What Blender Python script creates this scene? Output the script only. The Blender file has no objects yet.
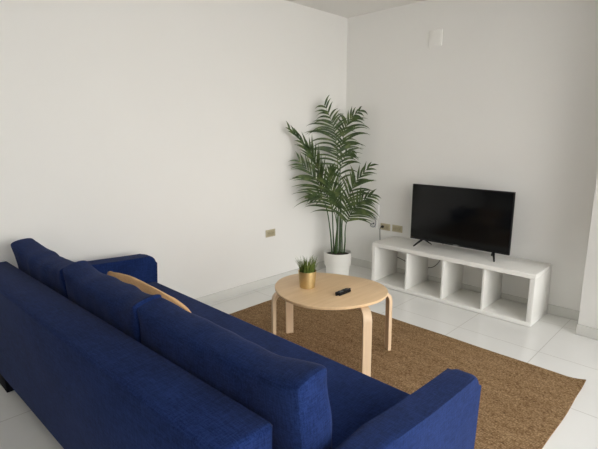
import bpy, bmesh, math, random
from mathutils import Vector, Matrix, noise

random.seed(7)
S = bpy.context.scene
COL = S.collection
R = math.radians

# ------------------------------------------------------------------ materials
def mat(name, col, rough=.5, metal=0.0, spec=.5, coat=0.0):
    m = bpy.data.materials.new(name)
    m.use_nodes = True
    b = m.node_tree.nodes['Principled BSDF']
    b.inputs['Base Color'].default_value = (*col, 1)
    b.inputs['Roughness'].default_value = rough
    b.inputs['Metallic'].default_value = metal
    b.inputs['Specular IOR Level'].default_value = spec
    b.inputs['Coat Weight'].default_value = coat
    return m

def nodes(m):
    nt = m.node_tree
    return nt, nt.nodes, nt.links, nt.nodes['Principled BSDF']

def coords(m, scale=(1, 1, 1), rot=(0, 0, 0), src='Object'):
    nt, N, L, b = nodes(m)
    tc = N.new('ShaderNodeTexCoord'); mp = N.new('ShaderNodeMapping')
    mp.inputs['Scale'].default_value = scale
    mp.inputs['Rotation'].default_value = rot
    L.new(tc.outputs[src], mp.inputs['Vector'])
    return mp.outputs['Vector']

def noise_tex(m, vec, scale, detail=4, rough=.6):
    nt, N, L, b = nodes(m)
    n = N.new('ShaderNodeTexNoise')
    n.inputs['Scale'].default_value = scale
    n.inputs['Detail'].default_value = detail
    n.inputs['Roughness'].default_value = rough
    L.new(vec, n.inputs['Vector'])
    return n.outputs['Fac']

def ramp(m, fac, stops):
    nt, N, L, b = nodes(m)
    r = N.new('ShaderNodeValToRGB')
    e = r.color_ramp.elements
    while len(e) < len(stops): e.new(.5)
    for k, (p, c) in enumerate(stops):
        e[k].position = p; e[k].color = (*c, 1)
    L.new(fac, r.inputs['Fac'])
    return r.outputs['Color']

def math_node(m, op, a, b_):
    nt, N, L, b = nodes(m)
    n = N.new('ShaderNodeMath'); n.operation = op
    for i, v in enumerate((a, b_)):
        if isinstance(v, (int, float)): n.inputs[i].default_value = v
        else: L.new(v, n.inputs[i])
    return n.outputs[0]

def bump(m, h, strength=.2, dist=.002):
    nt, N, L, b = nodes(m)
    n = N.new('ShaderNodeBump')
    n.inputs['Strength'].default_value = strength
    n.inputs['Distance'].default_value = dist
    L.new(h, n.inputs['Height']); L.new(n.outputs['Normal'], b.inputs['Normal'])

def setcol(m, c):
    nt, N, L, b = nodes(m)
    L.new(c, b.inputs['Base Color'])

# painted plaster
def plaster(name, col):
    m = mat(name, col, .75, spec=.25)
    v = coords(m)
    n = noise_tex(m, v, 1.3, 3)
    setcol(m, ramp(m, n, [(.3, tuple(c * .985 for c in col)), (.7, col)]))
    bump(m, noise_tex(m, v, 160, 3), .06, .001)
    return m
M_wall = plaster('wall_paint', (.86, .857, .838))
M_ceil = plaster('ceiling_paint', (.80, .79, .765))
M_base = mat('skirting_tile', (.72, .72, .69), .2)

# glossy white floor tiles with thin joints; T tile size, lines pass through (2.33, -0.775)
T = .567
def floor_mat():
    m = mat('porcelain_floor', (.82, .82, .80), .12)
    nt, N, L, b = nodes(m)
    tc = N.new('ShaderNodeTexCoord'); sp = N.new('ShaderNodeSeparateXYZ')
    L.new(tc.outputs['Object'], sp.inputs[0])
    fx = math_node(m, 'FRACT', math_node(m, 'DIVIDE', math_node(m, 'SUBTRACT', sp.outputs[0], 2.33 - 10 * T), T), 0)
    fy = math_node(m, 'FRACT', math_node(m, 'DIVIDE', math_node(m, 'SUBTRACT', sp.outputs[1], -.775 - 20 * T), T), 0)
    def edge(f):
        d = math_node(m, 'ABSOLUTE', math_node(m, 'SUBTRACT', f, .5), 0)
        return math_node(m, 'GREATER_THAN', d, .5 - .0024 / T)
    g = math_node(m, 'MAXIMUM', edge(fx), edge(fy))
    mx = N.new('ShaderNodeMix'); mx.data_type = 'RGBA'
    v = coords(m)
    tile = ramp(m, noise_tex(m, v, 2.2, 5), [(.3, (.80, .80, .78)), (.7, (.84, .84, .825))])
    L.new(g, mx.inputs['Factor']); L.new(tile, mx.inputs['A'])
    mx.inputs['B'].default_value = (.50, .49, .46, 1)
    setcol(m, mx.outputs['Result'])
    r = math_node(m, 'ADD', math_node(m, 'MULTIPLY', g, .5), .10)
    L.new(r, b.inputs['Roughness'])
    return m
M_floor = floor_mat()

# navy slub linen
def linen(name, dark, light, k=1.0):
    m = mat(name, dark, .95, spec=.05)
    b = m.node_tree.nodes['Principled BSDF']
    b.inputs['Sheen Weight'].default_value = .04
    b.inputs['Sheen Roughness'].default_value = .5
    n1 = noise_tex(m, coords(m, (22 * k, 260 * k, 260 * k)), 1, 3)
    n2 = noise_tex(m, coords(m, (260 * k, 260 * k, 22 * k)), 1, 3)
    n3 = noise_tex(m, coords(m, (260 * k, 22 * k, 260 * k)), 1, 3)
    s = math_node(m, 'ADD', math_node(m, 'ADD', n1, n2), n3)
    s = math_node(m, 'DIVIDE', s, 3)
    big = noise_tex(m, coords(m), 5, 3)
    f = math_node(m, 'ADD', math_node(m, 'MULTIPLY', s, .85), math_node(m, 'MULTIPLY', big, .15))
    setcol(m, ramp(m, f, [(.42, dark), (.58, light)]))
    bump(m, s, .35, .0015)
    return m
M_navy = linen('navy_linen', (.0058, .0140, .062), (.0150, .0330, .125))
M_tan = linen('tan_cotton', (.63, .38, .18), (.75, .48, .26), 1.4)
M_foot = mat('black_plastic_foot', (.004, .004, .007), .7, spec=.1)

# braided jute
def jute():
    m = mat('brown_jute', (.3, .2, .1), .95, spec=.1)
    nt, N, L, b = nodes(m)
    v = coords(m)
    w = N.new('ShaderNodeTexWave'); w.wave_type = 'BANDS'; w.bands_direction = 'Y'
    w.inputs['Scale'].default_value = 26; w.inputs['Distortion'].default_value = 2.5
    w.inputs['Detail'].default_value = 2; w.inputs['Detail Scale'].default_value = 6
    L.new(v, w.inputs['Vector'])
    n1 = noise_tex(m, coords(m, (60, 150, 60)), 1, 4, .7)
    n2 = noise_tex(m, coords(m, (5, 22, 5)), 1, 4)
    vo = N.new('ShaderNodeTexVoronoi'); vo.inputs['Scale'].default_value = 95
    L.new(v, vo.inputs['Vector'])
    n3 = noise_tex(m, v, 120, 3, .7)
    h = math_node(m, 'ADD', math_node(m, 'MULTIPLY', w.outputs['Fac'], .10), math_node(m, 'MULTIPLY', n1, .45))
    h = math_node(m, 'ADD', h, math_node(m, 'MULTIPLY', n2, .20))
    h = math_node(m, 'ADD', h, math_node(m, 'MULTIPLY', n3, .45))
    h2 = math_node(m, 'SUBTRACT', h, math_node(m, 'MULTIPLY', vo.outputs['Distance'], .22))
    setcol(m, ramp(m, h2, [(.30, (.10, .053, .022)), (.47, (.235, .142, .070)), (.64, (.43, .295, .165))]))
    bump(m, h2, .9, .006)
    return m
M_jute = jute()

# birch veneer
def birch(name, a, c, scale):
    m = mat(name, a, .42, spec=.4)
    v = coords(m, scale)
    n = noise_tex(m, v, 1, 6, .6)
    setcol(m, ramp(m, n, [(.3, a), (.7, c)]))
    return m
M_birch = birch('birch_veneer_top', (.66, .46, .265), (.74, .53, .32), (40, 3, 3))
M_leg = birch('birch_bent_leg', (.68, .495, .325), (.76, .575, .39), (60, 60, 4))
M_edge = birch('birch_ply_edge', (.47, .32, .19), (.58, .41, .26), (4, 4, 220))

M_lac = mat('white_lacquer', (.80, .795, .765), .28)
M_plastic = mat('white_plastic', (.78, .78, .77), .35)
M_grey_plastic = mat('pale_blue_plastic', (.62, .65, .70), .4)
M_beige = mat('beige_plastic', (.50, .45, .31), .35)
M_beige2 = mat('beige_socket', (.40, .355, .235), .4)
M_black = mat('black_plastic', (.007, .007, .008), .5, spec=.2)
M_rub = mat('black_rubber', (.012, .012, .013), .6)
M_screen = mat('tv_screen_glass', (.003, .0035, .004), .18, spec=.25)
M_logo = mat('grey_print', (.25, .25, .25), .4)
M_button = mat('grey_rubber_button', (.07, .075, .085), .5)
M_dpad = mat('pale_button', (.12, .13, .14), .4)
M_pot = mat('white_ceramic', (.74, .735, .70), .4)
M_gold = mat('brushed_brass', (.70, .54, .27), .36, metal=.85)
nt_, N_, L_, b_ = nodes(M_gold)
bump(M_gold, noise_tex(M_gold, coords(M_gold, (3, 3, 300)), 1, 3), .06, .001)
def soil():
    m = mat('dark_soil', (.02, .014, .01), .95)
    n = noise_tex(m, coords(m), 90, 4)
    setcol(m, ramp(m, n, [(.3, (.008, .006, .004)), (.7, (.045, .03, .02))]))
    bump(m, n, .8, .01)
    return m
M_soil = soil()
def leafmat(name, a, b2, c):
    m = mat(name, a, .45, spec=.4)
    n = noise_tex(m, coords(m), 14, 3)
    setcol(m, ramp(m, n, [(.3, a), (.5, b2), (.72, c)]))
    m.node_tree.nodes['Principled BSDF'].inputs['Subsurface Weight'].default_value = 0
    return m
M_leaf = leafmat('palm_leaf', (.020, .042, .013), (.055, .094, .027), (.15, .19, .06))
M_stalk = leafmat('palm_stalk', (.022, .055, .016), (.045, .09, .028), (.07, .12, .035))
M_grass = leafmat('grass_leaf', (.03, .06, .010), (.11, .165, .030), (.30, .36, .10))
M_cov = plaster('painted_cover', (.88, .875, .85))

def glass():
    m = bpy.data.materials.new('window_glass'); m.use_nodes = True
    nt = m.node_tree; nt.nodes.clear()
    o = nt.nodes.new('ShaderNodeOutputMaterial'); mx = nt.nodes.new('ShaderNodeMixShader')
    t = nt.nodes.new('ShaderNodeBsdfTransparent'); g = nt.nodes.new('ShaderNodeBsdfGlossy')
    f = nt.nodes.new('ShaderNodeFresnel'); f.inputs['IOR'].default_value = 1.3
    g.inputs['Roughness'].default_value = 0
    nt.links.new(f.outputs[0], mx.inputs[0]); nt.links.new(t.outputs[0], mx.inputs[1])
    nt.links.new(g.outputs[0], mx.inputs[2]); nt.links.new(mx.outputs[0], o.inputs[0])
    return m
M_glass = glass()
M_alu = mat('white_window_frame', (.75, .75, .74), .35)

# ------------------------------------------------------------------ mesh helpers
def empty(name, loc=(0, 0, 0), rz=0.0):
    o = bpy.data.objects.new(name, None); COL.objects.link(o)
    o.location = loc; o.rotation_euler = (0, 0, rz); o.empty_display_size = .1
    return o
def tag(o, label=None, cat=None, group=None, kind=None):
    if label: o['label'] = label
    if cat: o['category'] = cat
    if group: o['group'] = group
    if kind: o['kind'] = kind
    return o
def link(name, bm, m, parent=None, smooth=True, angle=40):
    bmesh.ops.recalc_face_normals(bm, faces=bm.faces)
    me = bpy.data.meshes.new(name); bm.to_mesh(me); bm.free()
    me.materials.append(m)
    o = bpy.data.objects.new(name, me); COL.objects.link(o)
    if parent: o.parent = parent
    if smooth:
        for p in me.polygons: p.use_smooth = True
        try: me.set_sharp_from_angle(angle=R(angle))
        except Exception: pass
    return o
def box(bm, lo, hi, bev=0.0, seg=2):
    lo, hi = Vector(lo), Vector(hi)
    g = bmesh.ops.create_cube(bm, size=1)
    for v in g['verts']:
        v.co = Vector((lo[i] + (v.co[i] + .5) * (hi[i] - lo[i]) for i in range(3)))
    if bev:
        es = list({e for v in g['verts'] for e in v.link_edges})
        bmesh.ops.bevel(bm, geom=es, offset=bev, segments=seg, profile=.5, affect='EDGES')
def boxobj(name, lo, hi, m, parent=None, bev=0.0, seg=2):
    bm = bmesh.new(); box(bm, lo, hi, bev, seg)
    return link(name, bm, m, parent)
def lathe(bm, prof, n=40, c=(0, 0)):
    rings = []
    for r, z in prof:
        if r < 1e-6: rings.append([bm.verts.new((c[0], c[1], z))])
        else: rings.append([bm.verts.new((c[0] + r * math.cos(2 * math.pi * k / n), c[1] + r * math.sin(2 * math.pi * k / n), z)) for k in range(n)])
    for a, b in zip(rings, rings[1:]):
        for k in range(n):
            q = (k + 1) % n
            if len(a) == 1 and len(b) == 1: continue
            if len(a) == 1: bm.faces.new((a[0], b[k], b[q]))
            elif len(b) == 1: bm.faces.new((a[k], a[q], b[0]))
            else: bm.faces.new((a[k], a[q], b[q], b[k]))
def smooth_path(P, n):
    P = [Vector(p) for p in P]
    Q = [P[0] * 2 - P[1]] + P + [P[-1] * 2 - P[-2]]
    out = []
    for i in range(1, len(Q) - 2):
        a, b, c, d = Q[i - 1:i + 3]
        for k in range(n):
            t = k / n
            out.append(.5 * ((2 * b) + (c - a) * t + (2 * a - 5 * b + 4 * c - d) * t * t + (3 * b - a - 3 * c + d) * t ** 3))
    out.append(P[-1].copy())
    return out
def tube(bm, pts, rad, n=8):
    pts = [Vector(p) for p in pts]
    if not hasattr(rad, '__len__'): rad = [rad] * len(pts)
    t0 = (pts[1] - pts[0]).normalized()
    u = t0.orthogonal().normalized(); rings = []
    for i, p in enumerate(pts):
        t = (pts[min(i + 1, len(pts) - 1)] - pts[max(i - 1, 0)]).normalized()
        u = (u - t * u.dot(t)).normalized(); w = t.cross(u)
        rings.append([bm.verts.new(p + (u * math.cos(2 * math.pi * k / n) + w * math.sin(2 * math.pi * k / n)) * rad[i]) for k in range(n)])
    for a, b in zip(rings, rings[1:]):
        for k in range(n):
            q = (k + 1) % n
            bm.faces.new((a[k], a[q], b[q], b[k]))
    bm.faces.new(rings[0][::-1]); bm.faces.new(rings[-1])
def prism(bm, outline, x0, x1, bev=0.0, seg=3):
    """outline in (y, z), extruded along x"""
    a = [bm.verts.new((x0, y, z)) for y, z in outline]
    b = [bm.verts.new((x1, y, z)) for y, z in outline]
    n = len(a); fs = [bm.faces.new(a), bm.faces.new(b[::-1])]
    for k in range(n):
        fs.append(bm.faces.new((a[k], b[k], b[(k + 1) % n], a[(k + 1) % n])))
    if bev:
        es = [e for f in fs[:2] for e in f.edges]
        bmesh.ops.bevel(bm, geom=es, offset=bev, segments=seg, profile=.5, affect='EDGES')
def cushion(w, h, t, seed, puff=.35, gusset=True, n=28, wrinkle=.010):
    """box cushion: x width, z height (0..h), y thickness (front towards +y)"""
    bm = bmesh.new()
    nx, nz, ny = n, max(10, int(n * h / w)), 6
    bmesh.ops.create_cube(bm, size=2)
    bm.clear()
    vs = {}
    def V(i, j, k):
        key = (i, j, k)
        if key not in vs: vs[key] = bm.verts.new((i / nx * 2 - 1, k / ny * 2 - 1, j / nz * 2 - 1))
        return vs[key]
    for i in range(nx):
        for j in range(nz):
            bm.faces.new((V(i, j, 0), V(i + 1, j, 0), V(i + 1, j + 1, 0), V(i, j + 1, 0)))
            bm.faces.new((V(i, j, ny), V(i, j + 1, ny), V(i + 1, j + 1, ny), V(i + 1, j, ny)))
    for i in range(nx):
        for k in range(ny):
            bm.faces.new((V(i, 0, k), V(i, 0, k + 1), V(i + 1, 0, k + 1), V(i + 1, 0, k)))
            bm.faces.new((V(i, nz, k), V(i + 1, nz, k), V(i + 1, nz, k + 1), V(i, nz, k + 1)))
    for j in range(nz):
        for k in range(ny):
            bm.faces.new((V(0, j, k), V(0, j + 1, k), V(0, j + 1, k + 1), V(0, j, k + 1)))
            bm.faces.new((V(nx, j, k), V(nx, j, k + 1), V(nx, j + 1, k + 1), V(nx, j + 1, k)))
    for v in bm.verts:
        x, y, z = v.co
        px, pz = 1 - abs(x) ** 2.6, 1 - abs(z) ** 2.6
        thick = (1 - puff) + puff * (max(px, 0) * max(pz, 0)) ** .5 if gusset else max(0.05, (max(px, 0) * max(pz, 0)) ** .55)
        # edges pull in a little towards the corners' middle
        X = x * w / 2 * (1 - .020 * (1 - z * z) * (abs(x) > .7)) + (0.005 * x * (1 - y * y) if gusset else 0)
        Z = z * h / 2
        if gusset:                              # the top seam sags a little between the two corners
            Z += -.022 * max(z, 0) * (1 - x ** 4) + .012 * z * (1 - y * y)
        else:                                   # knife-edge cushion with rounded corners
            k = 1 - .24 * max(0, abs(x) + abs(z) - 1.3)
            X *= k; Z *= k - .05 * max(0, abs(x) - .8)
        Y = y * t / 2 * thick
        q = Vector((X * 6 + seed * 9.1, Y * 5, Z * 6))
        nn = noise.noise(q) + .5 * noise.noise(q * 2.3)
        # crease fan towards the two upper corners
        cr = 0
        for sx in (-1, 1):
            dx, dz = x - sx, z - 1
            d = math.hypot(dx * w / h, dz)
            cr += math.sin(math.atan2(dz, dx * w / h) * 15 + seed) * math.exp(-d * 2.4)
        d_ = wrinkle * nn + wrinkle * .65 * cr
        v.co = Vector((X + d_ * .5 * x, Y + d_ * (1 if y > 0 else -1), Z + h / 2 + d_ * .6 * z))
    cl = bm.edges.layers.float.new('crease_edge')
    if gusset:
        for e in bm.edges:
            if len(e.link_faces) == 2 and e.calc_face_angle(0) > .9: e[cl] = .55
    return bm
def finish(o, levels=1):
    s = o.modifiers.new('subdivision', 'SUBSURF'); s.levels = levels; s.render_levels = levels
    return o
# ------------------------------------------------------------------ the room
H = 2.623
XR, YF = 3.95, -8.0          # right wall (balcony window) and front wall behind the viewer
WY0, WY1, WZ = -4.1, -.5, 2.3
PX, PY = 2.437, -.283       # corner of the thicker wall at the right
tag(boxobj('floor', (-.2, YF - .2, -.1), (XR + .2, .2, 0), M_floor), kind='structure')
tag(boxobj('ceiling', (-.2, YF - .2, H), (XR + .2, .2, H + .1), M_ceil), kind='structure')
tag(boxobj('wall_left', (-.2, YF - .2, 0), (0, .2, H), M_wall), kind='structure')
tag(boxobj('wall_back', (0, 0, 0), (XR, .2, H), M_wall), kind='structure')
tag(boxobj('wall_alcove', (PX, PY, 0), (XR, 0, H), M_wall, bev=.004), kind='structure')
FX0, FX1 = 3.2, 3.9  # opening added in the unseen front wall to light the back wall
bm = bmesh.new()
box(bm, (0, YF - .2, 0), (FX0, YF, H)); box(bm, (FX1, YF - .2, 0), (XR, YF, H)); box(bm, (FX0, YF - .2, WZ), (FX1, YF, H))
tag(link('wall_front', bm, M_wall), kind='structure')
bm = bmesh.new()
box(bm, (XR, YF - .2, 0), (XR + .2, WY0, H)); box(bm, (XR, WY1, 0), (XR + .2, .2, H)); box(bm, (XR, WY0, WZ), (XR + .2, WY1, H))
tag(link('wall_right', bm, M_wall), kind='structure')
tag(boxobj('baseboard_left', (0, YF, 0), (.012, 0, .08), M_base, bev=.002), kind='structure')
tag(boxobj('baseboard_back', (.012, -.012, 0), (PX, 0, .08), M_base, bev=.002), kind='structure')
tag(boxobj('baseboard_alcove', (PX - .004, PY - .012, 0), (XR, PY, .08), M_base, bev=.002), kind='structure')
# balcony window in the right wall
def window(name, x, y, rz, hw):
    win = tag(empty(name, (x, y, 0), rz), kind='structure')
    bm = bmesh.new()
    box(bm, (-.03, -hw, 0), (.03, hw, .06)); box(bm, (-.03, -hw, WZ - .06), (.03, hw, WZ))
    for c in (-hw + .03, -hw / 3, hw / 3, hw - .03): box(bm, (-.03, c - .03, .06), (.03, c + .03, WZ - .06))
    tag(link('window_frame', bm, M_alu, win), kind='structure')
    tag(boxobj('window_pane', (-.004, -hw + .06, .06), (.004, hw - .06, WZ - .06), M_glass, win), kind='structure')
window('window_1', XR + .1, (WY0 + WY1) / 2, 0, (WY1 - WY0) / 2)
window('fill_window', (FX0 + FX1) / 2, YF - .1, R(90), (FX1 - FX0) / 2)  # unseen window, added for frontal light on the back wall and alcove
tag(boxobj('terrace', (-8, -18, -.25), (XR + 14, 8, -.12), mat('terrace_tile', (.55, .53, .50), .6)), kind='structure')

# ------------------------------------------------------------------ sofa
SX, SY, SA = .08, -3.50, R(1.5)
SM = Matrix.Translation((SX, SY, 0)) @ Matrix.Rotation(SA, 4, 'Z')
SW = 2.49
sofa = tag(empty('sofa', SM @ Vector((SW / 2, .53, 0)), SA),
           'long navy blue linen sofa with sloping arms, seen from behind', 'sofa')
sofa_shift = Matrix.Translation((-SW / 2, -.53, 0))
def sofa_part(name, bm, m, parent=sofa, sub=0, shift=True):
    if shift: bmesh.ops.transform(bm, matrix=sofa_shift, verts=bm.verts)
    o = link(name, bm, m, parent, angle=50)
    return o
# backrest: rear face leaning a little, rounded edges
bm = bmesh.new()
prism(bm, [(.045, .12), (.175, .12), (.198, .70), (.186, .714), (.03, .714), (.014, .70)], .06, 2.316, .02, 3)
for v in bm.verts: v.co.y += .011 * v.co.x
sofa_part('backrest', bm, M_navy)
bm = bmesh.new(); box(bm, (.12, .06, .125), (2.53, .98, .22), .01)
sofa_part('base', bm, M_navy)
bm = bmesh.new(); box(bm, (.216, .20, .215), (2.431, 1.02, .42), .028, 4)
for v in bm.verts:
    if v.co.y > .8: v.co.y += .032 * (1 - v.co.x / 2.43)
seat = sofa_part('seat', bm, M_navy)
arm = [(.205, .12), (1.035, .12), (1.045, .53)]
for k in range(7):
    a = k / 6 * math.pi / 2
    arm.append((1.045 - .062 * (1 - math.cos(a)), .546 + .055 * math.sin(a)))
arm += [(.85, .608), (.65, .622), (.45, .646), (.205, .66)]
for x0, x1 in ((.095, .215), (2.432, 2.534)):
    bm = bmesh.new(); prism(bm, arm, x0, x1, .026, 5)
    if x0 < 1:
        for v in bm.verts:
            if v.co.y > .8: v.co.y += .025
    sofa_part('armrest', bm, M_navy)
for x0, x1, y0, y1, z0 in ((.10, .272, .062, .14, 0), (2.36, 2.53, .062, .14, 0), (.12, .19, .93, 1.0, .009), (2.45, 2.52, .93, 1.0, .009)):
    bm = bmesh.new(); box(bm, (x0, y0, z0), (x1, y1, .13), .004)
    sofa_part('leg', bm, M_foot)

# back cushions resting on the seat, leaning on the backrest
cush = [(.470, .78, .403, -.008, 'navy back cushion at the far end of the sofa, nearest the white left wall', 1),
        (1.21, .70, .412, -.004, 'middle navy back cushion of the sofa, with the tan cushion in front of it', 2),
        (1.979, .845, .414, .004, 'navy back cushion at the near end of the sofa, farthest from the left wall', 3)]
for u, w, h, dv, lab, sd in cush:
    bm = cushion(w, h, .152, sd, puff=.22)
    o = finish(link('back_cushion', bm, M_navy, angle=60))
    o.matrix_world = SM @ Matrix.Translation((u, .336 + dv, .421)) @ Matrix.Rotation(R(7.0), 4, 'X') @ Matrix.Rotation(R(-1.4 if sd == 3 else 0), 4, 'Y')
    tag(o, lab, 'cushion', 'navy back cushions along the sofa')
bm = cushion(.86, .375, .13, 7, gusset=False, n=26, wrinkle=.006)
o = finish(link('throw_cushion', bm, M_tan, angle=80))
o.matrix_world = SM @ Matrix.Translation((1.185, .518, .406)) @ Matrix.Rotation(R(10), 4, 'X') @ Matrix.Rotation(R(1.2), 4, 'Y')
tag(o, 'tan throw cushion tucked in front of the middle navy back cushion', 'cushion')

# ------------------------------------------------------------------ rug
def rug():
    x0, x1, y0, y1 = .335, 2.662, -2.615, -1.012
    bm = bmesh.new(); nx, ny = 70, 48
    def P(i, j, top):
        u, v = i / nx, j / ny
        x = x0 + (x1 - x0) * u; y = y0 + (y1 - y0) * v
        if j in (0, ny): y += .010 * noise.noise((x * 2.2, 3.1 + j, 0)) + (.012 * math.sin(u * math.pi) if j else 0)
        if i in (0, nx): x += .008 * noise.noise((y * 2.5, 7.7 + i, 0))
        z = .0085 if top else .0015
        d = math.hypot(x1 - x, (y1 - y))
        z += .020 * max(0, 1 - d / .10) ** 1.5
        if top: z += .0012 * noise.noise((x * 30, y * 30, 0))
        return (x, y, z)
    t = [[bm.verts.new(P(i, j, 1)) for j in range(ny + 1)] for i in range(nx + 1)]
    b = [[bm.verts.new(P(i, j, 0)) for j in range(ny + 1)] for i in range(nx + 1)]
    for i in range(nx):
        for j in range(ny):
            bm.faces.new((t[i][j], t[i + 1][j], t[i + 1][j + 1], t[i][j + 1]))
            bm.faces.new((b[i][j], b[i][j + 1], b[i + 1][j + 1], b[i + 1][j]))
    for i in range(nx):
        bm.faces.new((t[i][0], b[i][0], b[i + 1][0], t[i + 1][0])); bm.faces.new((t[i][ny], t[i + 1][ny], b[i + 1][ny], b[i][ny]))
    for j in range(ny):
        bm.faces.new((t[0][j], t[0][j + 1], b[0][j + 1], b[0][j])); bm.faces.new((t[nx][j], b[nx][j], b[nx][j + 1], t[nx][j + 1]))
    o = link('jute_rug', bm, M_jute)
    tag(o, 'large brown woven jute rug on the white floor, under table and sofa', 'rug')
rug()

# ------------------------------------------------------------------ coffee table
TC = Vector((1.315, -1.77, .009)); TH = .441
tab = tag(empty('coffee_table', TC), 'round birch coffee table with four bent plywood legs on the rug', 'table')
def rim(th):                 # rounded oval, a little fuller at two ends
    return .351 + .019 * math.cos(2 * th) + .016 * math.sin(2 * th) - .013 * math.cos(3 * th) + .008 * math.sin(3 * th)
bm = bmesh.new(); rings = []
for dr, z in ((-.35, TH - .020), (-.006, TH - .020), (-.001, TH - .017), (0, TH - .012), (0, TH - .004), (-.002, TH - .001), (-.005, TH), (-.35, TH)):
    rings.append([bm.verts.new(((rim(6.28318 * k / 120) + dr) * math.cos(6.28318 * k / 120), (rim(6.28318 * k / 120) + dr) * math.sin(6.28318 * k / 120), z)) if dr > -.3 else None for k in range(120)])
for ra, rb in zip(rings[1:-1], rings[2:-1]):
    for k in range(120): bm.faces.new((ra[k], ra[(k + 1) % 120], rb[(k + 1) % 120], rb[k]))
bm.faces.new(rings[1][::-1]); bm.faces.new(rings[-2])
top = link('tabletop', bm, M_birch, tab, angle=30)
def leg_bm():
    bm = bmesh.new(); th, w, zt = .021, .052, TH - .0205
    ro, rb = 0.0, .068
    path = [(-.21, zt - th / 2)]
    cx, cz = ro - rb, zt - rb
    for k in range(11):
        a = math.pi / 2 * (1 - k / 10)
        path.append((cx + (rb - th / 2) * math.cos(a), cz + (rb - th / 2) * math.sin(a)))
    path.append((ro - th / 2 + .004, 0))
    rows = []
    for i, (r, z) in enumerate(path):
        p0 = Vector(path[max(i - 1, 0)]); p1 = Vector(path[min(i + 1, len(path) - 1)])
        t = (p1 - p0).normalized(); n = Vector((-t.y, t.x))
        c = Vector((r, z))
        a, b = c + n * th / 2, c - n * th / 2
        if i == len(path) - 1: a.y = b.y = 0
        rows.append([bm.verts.new((a.x, -w / 2, a.y)), bm.verts.new((a.x, w / 2, a.y)), bm.verts.new((b.x, w / 2, b.y)), bm.verts.new((b.x, -w / 2, b.y))])
    for a, b in zip(rows, rows[1:]):
        for k in range(4): bm.faces.new((a[k], a[(k + 1) % 4], b[(k + 1) % 4], b[k]))
    bm.faces.new(rows[0]); bm.faces.new(rows[-1][::-1])
    es = [e for e in bm.edges if e.calc_face_angle(0) > 1.2]
    bmesh.ops.bevel(bm, geom=es, offset=.0022, segments=2, affect='EDGES')
    return bm
for x, y, a in ((1.590, -1.474, 62), (1.708, -1.876, -37), (1.066, -2.030, -121), (.936, -1.762, 148)):
    l = link('leg', leg_bm(), M_leg, tab, angle=35); l.rotation_euler.z = R(a)
    l.location = (x + .011 * math.cos(R(a)) - TC.x, y + .011 * math.sin(R(a)) - TC.y, 0)

# brass pot of grass
ZT = TC.z + TH
gp = tag(empty('potted_grass', (1.197, -1.85, ZT)), 'small potted artificial grass in a brass pot on the round table', 'potted plant')
bm = bmesh.new()
lathe(bm, [(0, 0), (.048, 0), (.051, .003), (.0605, .110), (.0605, .112), (.0575, .112), (.0555, .094), (0, .094)], 48)
link('pot', bm, M_gold, gp, angle=35)
bm = bmesh.new(); lathe(bm, [(.0557, .0945), (.0555, .100), (.03, .104), (0, .105)], 30); link('soil', bm, M_soil, gp)
bm = bmesh.new(); rg = random.Random(3)
for k in range(150):
    a = rg.uniform(0, 6.283); rr = .047 * rg.random() ** .5
    p = Vector((rr * math.cos(a), rr * math.sin(a), .100))
    a2 = a + rg.uniform(-.7, .7)
    out = Vector((math.cos(a2), math.sin(a2), 0)); side = Vector((-math.sin(a2), math.cos(a2), 0))
    L = rg.uniform(.065, .118); lean = rg.uniform(.1, .8) * (.35 + rr / .043)
    pv = None
    for s in range(6):
        t = s / 5
        c = p + Vector((0, 0, L * t * (1 - .18 * lean * t))) + out * (L * lean * .55 * t ** 1.6)
        w = .0036 * (1 - t) ** .8 + .0003
        v = (bm.verts.new(c - side * w), bm.verts.new(c + out * -.0006), bm.verts.new(c + side * w))
        if pv:
            bm.faces.new((pv[0], pv[1], v[1], v[0])); bm.faces.new((pv[1], pv[2], v[2], v[1]))
        pv = v
link('grass', bm, M_grass, gp, angle=80)

# remote control
rc = tag(empty('remote_control', (1.446, -1.781, ZT), R(90)), 'slim black remote control lying on the round table', 'remote control')
bm = bmesh.new()
g = bmesh.ops.create_cube(bm, size=1)
for v in g['verts']: v.co = Vector((v.co.x * .150, v.co.y * .042, (v.co.z + .5) * .018))
es = [e for e in bm.edges if abs((e.verts[0].co - e.verts[1].co).z) > .01]
bmesh.ops.bevel(bm, geom=es, offset=.018, segments=6, affect='EDGES')
es = [e for e in bm.edges if e.calc_face_angle(0) > 1.2]
bmesh.ops.bevel(bm, geom=es, offset=.004, segments=3, affect='EDGES')
link('body', bm, M_black, rc)
bm = bmesh.new(); lathe(bm, [(0, .0175), (.014, .0175), (.014, .0192), (.013, .0196), (.008, .0196), (.007, .0188), (0, .0188)], 28, (-.018, 0))
link('navigation_ring', bm, M_dpad, rc)
for x, y, r, m in ((.062, -.010, .004, M_button), (.062, .010, .003, M_button), (.044, -.011, .0038, M_button), (.044, 0, .0038, M_button), (.044, .011, .0038, M_button),
                   (.031, -.011, .0038, M_button), (.031, 0, .0038, M_button), (.031, .011, .0038, M_button), (.018, -.011, .0038, M_button), (.018, 0, .0038, M_button), (.018, .011, .0038, M_button),
                   (-.045, -.011, .0045, M_button), (-.045, .011, .0045, M_button), (-.058, -.008, .0032, M_button), (-.058, .008, .0032, M_button)):
    bm = bmesh.new(); lathe(bm, [(0, .017), (r, .017), (r, .0188), (r * .8, .0193), (0, .0194)], 12, (x, y))
    link('button', bm, m, rc)

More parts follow.
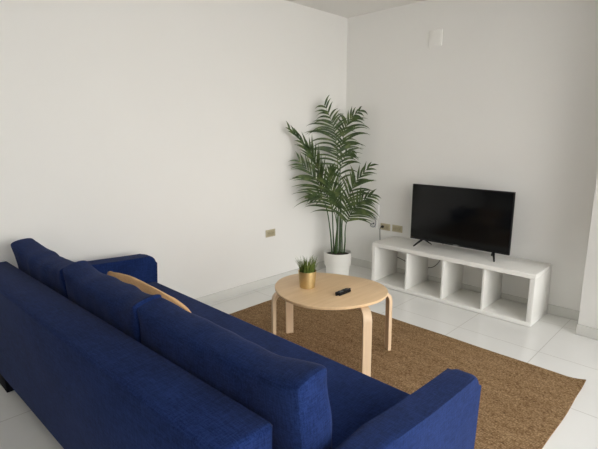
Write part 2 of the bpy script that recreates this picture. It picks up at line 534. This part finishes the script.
# ------------------------------------------------------------------ low shelf unit
KX, KY, KL, KD, KH = .69, -.022, 1.47, .39, .42
kal = tag(empty('shelf_unit', (KX + KL / 2, KY - KD / 2, 0)), 'low white open shelf unit with four square compartments under the television', 'shelf unit')
ox, oy = KX + KL / 2, KY - KD / 2
def kbox(name, x0, x1, z0, z1, inset=0.0, bev=.0018):
    return boxobj(name, (x0 - KL / 2, -KD / 2 + inset, z0), (x1 - KL / 2, KD / 2 - inset, z1), M_lac, kal, bev)
t = .038
kbox('top_panel', 0, KL, KH - t, KH); kbox('bottom_panel', 0, KL, .005, t)
for x_ in (.03, KL - .03):
    for y_ in (-KD / 2 + .03, KD / 2 - .03):
        boxobj('foot_pad', (x_ - KL / 2 - .012, y_ - .012, 0), (x_ - KL / 2 + .012, y_ + .012, .0052), M_rub, kal)
kbox('side_panel', 0, t, t, KH - t); kbox('side_panel', KL - t, KL, t, KH - t)
cw = (KL - 2 * t - 3 * .018) / 4
for k in range(3):
    x = t + cw * (k + 1) + .018 * k
    kbox('divider', x, x + .018, t, KH - t, .002, .001)

# ------------------------------------------------------------------ television
TX0, TX1, TZ0, TZ1, TY = .975, 1.885, .474, .990, -.202
tv = tag(empty('television', ((TX0 + TX1) / 2, -.18, KH)), 'black flat screen television standing on the white shelf unit', 'television')
def tbox(name, lo, hi, m, bev=.002, parent=tv):
    o = Vector(((TX0 + TX1) / 2, -.18, KH))
    return boxobj(name, Vector(lo) - o, Vector(hi) - o, m, parent, bev)
bm = bmesh.new(); o_ = Vector(((TX0 + TX1) / 2, -.18, KH))
box(bm, Vector((TX0, TY, TZ0)) - o_, Vector((TX1, TY + .022, TZ1)) - o_, .003)
case = link('casing', bm, M_black, tv)
bm = bmesh.new(); box(bm, Vector((TX0 + .12, TY + .02, TZ0 + .03)) - o_, Vector((TX1 - .12, TY + .065, TZ0 + .33)) - o_, .015)
link('rear_housing', bm, M_black, tv)
tbox('screen', (TX0 + .009, TY - .0012, TZ0 + .016), (TX1 - .009, TY + .002, TZ1 - .009), M_screen, .0005)
tbox('logo', ((TX0 + TX1) / 2 - .024, TY - .0015, TZ0 + .003), ((TX0 + TX1) / 2 + .024, TY + .002, TZ0 + .011), M_logo, .0005)
for ax, fx, bx in ((1.105, 1.062, 1.150), (1.755, 1.802, 1.712)):
    bm = bmesh.new()
    A = Vector((ax, -.192, TZ0 + .012)) - o_
    for f in ((fx, -.285), (bx, -.112)):
        B = Vector((f[0], f[1], KH + .005)) - o_
        d = (B - A).normalized(); s = d.cross(Vector((0, 0, 1))).normalized(); n = s.cross(d)
        w0, w1 = .010, .006
        ring = []
        for c, w in ((A, w0), (B, w1)):
            ring.append([bm.verts.new(c + s * w * a + n * w * .7 * b) for a, b in ((-1, -1), (1, -1), (1, 1), (-1, 1))])
        for k in range(4): bm.faces.new((ring[0][k], ring[0][(k + 1) % 4], ring[1][(k + 1) % 4], ring[1][k]))
        bm.faces.new(ring[0]); bm.faces.new(ring[1][::-1])
    link('foot', bm, M_black, tv)

# ------------------------------------------------------------------ things on the walls
def outlet(label, M, w=.118, h=.070):
    """faces local -y"""
    t_ = tag(empty('wall_outlet'), label, 'outlet', None); t_.matrix_world = M
    boxobj('cover_plate', (-w / 2, -.010, -h / 2), (w / 2, -.0005, h / 2), M_beige, t_, .003)
    for x in (-.024, .024):
        bm = bmesh.new(); box(bm, (x - .0215, -.0125, -.023), (x + .0215, -.0095, .023), .001)
        s = link('socket_face', bm, M_beige2, t_)
        bm = bmesh.new(); box(bm, (x - .012, -.0130, -.002), (x - .008, -.0122, .002)); box(bm, (x + .008, -.0130, -.002), (x + .012, -.0122, .002))
        link('pin_hole', bm, M_black, s, smooth=False)
    return t_
outlet('beige wall outlet alone on the white left wall', Matrix.Translation((0, -1.112, .514)) @ Matrix.Rotation(R(90), 4, 'Z'))
outlet('beige wall outlet with a black plug in it beside the palm', Matrix.Translation((.561, 0, .492)))
outlet('beige wall outlet with nothing plugged in, just left of the television', Matrix.Translation((.705, 0, .494)))

rt = tag(empty('router_box', (.393, 0, .652)), 'flat white router box on the back wall behind the palm leaves', 'router')
boxobj('casing', (-.09, -.032, -.077), (.09, -.001, .077), M_plastic, rt, .008, 3)
boxobj('front_ridge', (-.075, -.0335, -.066), (.075, -.030, -.060), M_grey_plastic, rt, .001)
fb = tag(empty('fibre_socket', (.418, 0, .508)), 'small white fibre socket with a coiled lead below the router box', 'wall socket')
boxobj('casing', (-.045, -.02, -.045), (.045, -.001, .045), M_plastic, fb, .006, 3)
bm = bmesh.new()
tube(bm, smooth_path([(.012, -.024, .07), (.034, -.026, .035), (.032, -.028, -.01), (.005, -.028, -.034), (-.027, -.028, -.022), (-.022, -.028, -.004), (.004, -.026, .004), (.006, -.018, .005)], 6), .0028)
link('lead', bm, mat('dark_blue_lead', (.045, .06, .11), .5), fb)
bm = bmesh.new(); lathe(bm, [(0, -.002), (.008, -.002), (.008, .004), (0, .004)], 14)
bmesh.ops.transform(bm, matrix=Matrix.Translation((.006, -.021, .005)) @ Matrix.Rotation(R(90), 4, 'X'), verts=bm.verts)
link('connector', bm, M_black, fb)

cv = tag(empty('blank_cover', (1.017, 0, 2.282)), 'square white blank cover plate high on the back wall', 'wall plate')
bm = bmesh.new(); box(bm, (-.064, -.012, -.070), (.064, -.0005, .070), .002); link('plate', bm, M_cov, cv)
bm = bmesh.new(); box(bm, (-.052, -.0145, -.058), (.052, -.0115, .058), .0015); link('raised_panel', bm, M_cov, cv)

pc = tag(empty('power_cord', (.54, 0, .494)), 'black power cord hanging from the outlet down behind the white shelf unit', 'cord')
o_ = Vector((.54, 0, .494))
bm = bmesh.new(); lathe(bm, [(0, 0), (.013, 0), (.014, .012), (.010, .026), (.006, .034), (0, .035)], 16)
bmesh.ops.transform(bm, matrix=Matrix.Translation((-.003, -.0132, 0)) @ Matrix.Rotation(R(90), 4, 'X'), verts=bm.verts)
link('plug', bm, M_rub, pc)
pts = [(.537, -.047, .494), (.522, -.046, .475), (.512, -.030, .444), (.505, -.015, .377), (.52, -.0165, .30), (.60, -.0165, .235), (.712, -.0165, .204), (.761, -.0165, .193), (.808, -.0165, .181),
       (.93, -.0165, .158), (1.03, -.0165, .157), (1.09, -.0165, .165), (1.13, -.0165, .18), (1.172, -.0165, .219), (1.198, -.0165, .268), (1.21, -.0165, .36), (1.225, -.03, .46), (1.25, -.09, .53), (1.27, -.136, .56)]
bm = bmesh.new(); tube(bm, [p - o_ for p in smooth_path(pts, 5)], .0032); link('cable', bm, M_rub, pc)

# ------------------------------------------------------------------ palm
PP = Vector((.31, -.47, 0))
palm = tag(empty('potted_palm', PP), 'tall green palm in a white pot standing in the room corner', 'potted plant')
bm = bmesh.new()
lathe(bm, [(0, 0), (.108, 0), (.114, .004), (.1215, .122), (.122, .127), (.133, .131), (.1345, .136), (.138, .258), (.138, .265), (.134, .268), (.130, .266), (.127, .228), (0, .226)], 64)
link('pot', bm, M_pot, palm, angle=35)
bm = bmesh.new(); lathe(bm, [(.1275, .229), (.126, .236), (.07, .244), (0, .246)], 32); link('soil', bm, M_soil, palm)
FRONDS = [
    ( [(0.284, -0.452, 0.255), (0.254, -0.406, 0.527), (0.208, -0.352, 0.879), (0.186, -0.34, 1.102)] ,
      [(0.163, -0.332, 1.263), (0.146, -0.347, 1.423), (0.131, -0.379, 1.561), (0.104, -0.472, 1.734)] ),
    ( [(0.287, -0.423, 0.25), (0.242, -0.362, 0.624), (0.186, -0.304, 0.977), (0.157, -0.275, 1.18)] ,
      [(0.156, -0.245, 1.342), (0.171, -0.219, 1.483), (0.211, -0.191, 1.593), (0.322, -0.157, 1.679)] ),
    ( [(0.263, -0.474, 0.255), (0.24, -0.467, 0.461), (0.221, -0.466, 0.686), (0.197, -0.503, 0.891)] ,
      [(0.189, -0.617, 1.078), (0.168, -0.696, 1.226), (0.148, -0.773, 1.331), (0.075, -0.939, 1.507)] ),
    ( [(0.282, -0.482, 0.26), (0.289, -0.477, 0.407), (0.298, -0.475, 0.533), (0.293, -0.503, 0.658)] ,
      [(0.271, -0.572, 0.795), (0.231, -0.647, 0.926), (0.186, -0.714, 1.045), (0.097, -0.817, 1.199)] ),
    ( [(0.321, -0.416, 0.255), (0.301, -0.396, 0.396), (0.297, -0.394, 0.521), (0.301, -0.386, 0.634)] ,
      [(0.318, -0.363, 0.757), (0.356, -0.334, 0.88), (0.402, -0.3, 0.992), (0.523, -0.239, 1.143)] ),
    ( [(0.336, -0.402, 0.255), (0.359, -0.418, 0.367), (0.378, -0.444, 0.468), (0.397, -0.455, 0.564)] ,
      [(0.425, -0.43, 0.655), (0.469, -0.409, 0.728), (0.521, -0.383, 0.791), (0.623, -0.33, 0.874)] ),
    ( [(0.296, -0.482, 0.263), (0.311, -0.488, 0.444), (0.312, -0.494, 0.619), (0.314, -0.515, 0.743)] ,
      [(0.314, -0.547, 0.836), (0.312, -0.592, 0.938), (0.324, -0.623, 1.038), (0.359, -0.65, 1.127)] ),
    ( [(0.288, -0.408, 0.247), (0.244, -0.346, 0.517), (0.203, -0.302, 0.717), (0.159, -0.269, 0.889)] ,
      [(0.129, -0.238, 1.052), (0.136, -0.2, 1.165), (0.168, -0.176, 1.238), (0.22, -0.158, 1.27)] ),
    ( [(0.254, -0.496, 0.257), (0.222, -0.493, 0.483), (0.191, -0.509, 0.688), (0.16, -0.537, 0.8)] ,
      [(0.149, -0.57, 0.823), (0.126, -0.604, 0.834), (0.111, -0.647, 0.836), (0.099, -0.692, 0.82)] ),
]
CLX, CLY = .014, -.014
def clampw(v):
    return Vector((max(v.x, CLX), min(v.y, CLY), v.z))
def frond(stalk, rachis, n, Lmax, spread, droop, seed, face, lr, wid=.0078):
    rg = random.Random(seed)
    sp = smooth_path(stalk, 6); rp = smooth_path([stalk[-1]] + rachis, 10)
    sp[0].z = .236
    sp[0].x += 0
    d = Vector((sp[0].x - PP.x, sp[0].y - PP.y, 0))
    if d.length > .10:                       # stems leave the soil inside the pot
        f = .10 / d.length
        for i, p in enumerate(sp[:12]):
            k = 1 - i / 12
            p.x += (PP.x + d.x * f - PP.x - d.x) * k; p.y += (PP.y + d.y * f - PP.y - d.y) * k
    bm = bmesh.new()
    face = (Vector(face) + Vector((rg.uniform(-.4, .4), rg.uniform(-.4, .4), rg.uniform(-.25, .25)))).normalized()
    m = len(rp) - 1
    tube(bm, [clampw(p) - PP for p in rp], [.0042 * (1 - .75 * i / m) for i in range(m + 1)], 6)
    for k in range(n):
        f = (k + .3) / n
        f = .02 + .97 * f
        for sd in (-1, 1):
            ff = min(.999, max(0, f + rg.uniform(-.012, .012) + (.5 / n if sd > 0 else 0)))
            i = int(ff * m); fr = ff * m - i
            p = rp[i].lerp(rp[min(i + 1, m)], fr)
            t = (rp[min(i + 1, m)] - rp[max(i - 1, 0)]).normalized()
            side = t.cross(face).normalized() * sd
            nrm = side.cross(t).normalized() * sd
            env = (.50 + .50 * math.sin(math.pi * min(1, (ff * .88 + .18)))) * (1 - .25 * ff)
            L = Lmax * env * rg.uniform(.82, 1.10) * lr[sd > 0]
            ang = R(spread * (1.12 - .55 * ff) + rg.uniform(-8, 8))
            d = (t * math.cos(ang) + side * math.sin(ang) + nrm * (.22 + rg.uniform(-.12, .12))).normalized()
            wv = d.cross(nrm).normalized()
            q = p.copy(); pv = None; NS = 8
            tw = rg.uniform(-.5, .5); dr_ = rg.uniform(.7, 1.3)
            for s in range(NS + 1):
                u = s / NS
                w = wid * (.35 + 1.0 * math.sin(math.pi * min(1, u * .8 + .14))) * (1 - u ** 3) * rg.uniform(.97, 1.03) + .0003
                ww = (wv * math.cos(tw * u) + nrm * math.sin(tw * u))
                fold = nrm * (.35 * w)
                c3 = (clampw(q - ww * w + fold) - PP, clampw(q) - PP, clampw(q + ww * w + fold) - PP)
                vs = [bm.verts.new(c) for c in c3]
                if pv:
                    bm.faces.new((pv[0], pv[1], vs[1], vs[0])); bm.faces.new((pv[1], pv[2], vs[2], vs[1]))
                pv = vs
                d = (d + Vector((0, 0, -droop * dr_ * (.3 + 1.2 * u) / NS))).normalized()
                q = q + d * (L / NS)
                wv = (wv - d * wv.dot(d)).normalized(); nrm2 = wv.cross(d).normalized()
                nrm = nrm2 if nrm2.dot(nrm) > 0 else -nrm2
    o = link('frond', bm, M_leaf, palm, angle=80)
    bm = bmesh.new()
    k = len(sp) - 1
    tube(bm, [clampw(p) - PP for p in sp], [.0085 - .0045 * i / k for i in range(k + 1)], 7)
    link('stalk', bm, M_stalk, o)
FACE = (.62, -.68, .38)
SPEC = [(19, .40, 60, 1.3, (1.0, .75)), (15, .31, 46, 1.4, (.7, 1)), (16, .27, 22, .45, (1, 1)), (20, .40, 42, .85, (1, .85)), (16, .32, 44, .9, (.85, 1)),
        (16, .33, 52, 1.1, (.8, 1)), (15, .30, 34, .6, (1, .9)), (9, .24, 52, 1.5, (.6, 1)), (7, .16, 40, .9, (1, 1))]
for k, ((s_, r_), (n_, L_2, spr, dr, lr)) in enumerate(zip(FRONDS, SPEC)):
    frond(s_, r_, n_, L_2, spr, dr, 11 + k, FACE, lr)

# ------------------------------------------------------------------ light: overcast daylight through the balcony window and the added front opening
W = bpy.data.worlds.new('daylight'); S.world = W; W.use_nodes = True
nt = W.node_tree; bg = nt.nodes['Background']
tc = nt.nodes.new('ShaderNodeTexCoord'); sp = nt.nodes.new('ShaderNodeSeparateXYZ'); cr = nt.nodes.new('ShaderNodeValToRGB')
nt.links.new(tc.outputs['Generated'], sp.inputs[0]); nt.links.new(sp.outputs[2], cr.inputs[0]); nt.links.new(cr.outputs[0], bg.inputs[0])
cr.color_ramp.elements[0].color = (1.0, .965, .91, 1); cr.color_ramp.elements[1].color = (.93, .96, 1.0, 1)
bg.inputs[1].default_value = 6.0
def portal(loc, rot, w, h):
    pl = bpy.data.lights.new('window_portal', 'AREA'); pl.shape = 'RECTANGLE'; pl.size = w; pl.size_y = h
    pl.cycles.is_portal = True
    po = bpy.data.objects.new('window_portal', pl); COL.objects.link(po)
    po.location = loc; po.rotation_euler = rot
portal((XR + .21, (WY0 + WY1) / 2, WZ / 2), (0, R(90), 0), WZ, WY1 - WY0)
portal(((FX0 + FX1) / 2, YF - .21, WZ / 2), (R(90), 0, 0), FX1 - FX0, WZ)

# ------------------------------------------------------------------ camera
cam = bpy.data.cameras.new('camera'); co = bpy.data.objects.new('camera', cam); COL.objects.link(co)
cam.sensor_fit = 'HORIZONTAL'; cam.sensor_width = 36; cam.lens = 451.06 / 598 * 36; cam.clip_start = .02
yaw, pitch, roll = -.7808, -.1975, -.0009
f = Vector((math.sin(yaw) * math.cos(pitch), math.cos(yaw) * math.cos(pitch), math.sin(pitch)))
r = f.cross(Vector((0, 0, 1))).normalized(); u = r.cross(f)
r2 = r * math.cos(roll) + u * math.sin(roll); u2 = u * math.cos(roll) - r * math.sin(roll)
M = Matrix((r2, u2, -f)).transposed().to_4x4(); M.translation = (3.1654, -3.914, 1.441)
co.matrix_world = M
S.camera = co
S.view_settings.view_transform = 'Standard'; S.view_settings.look = 'None'
S.view_settings.gamma = 1; S.view_settings.use_curve_mapping = False
S.view_settings.exposure = -.05
S.cycles.max_bounces = 14; S.cycles.diffuse_bounces = 10; S.cycles.glossy_bounces = 6; S.cycles.transparent_max_bounces = 16
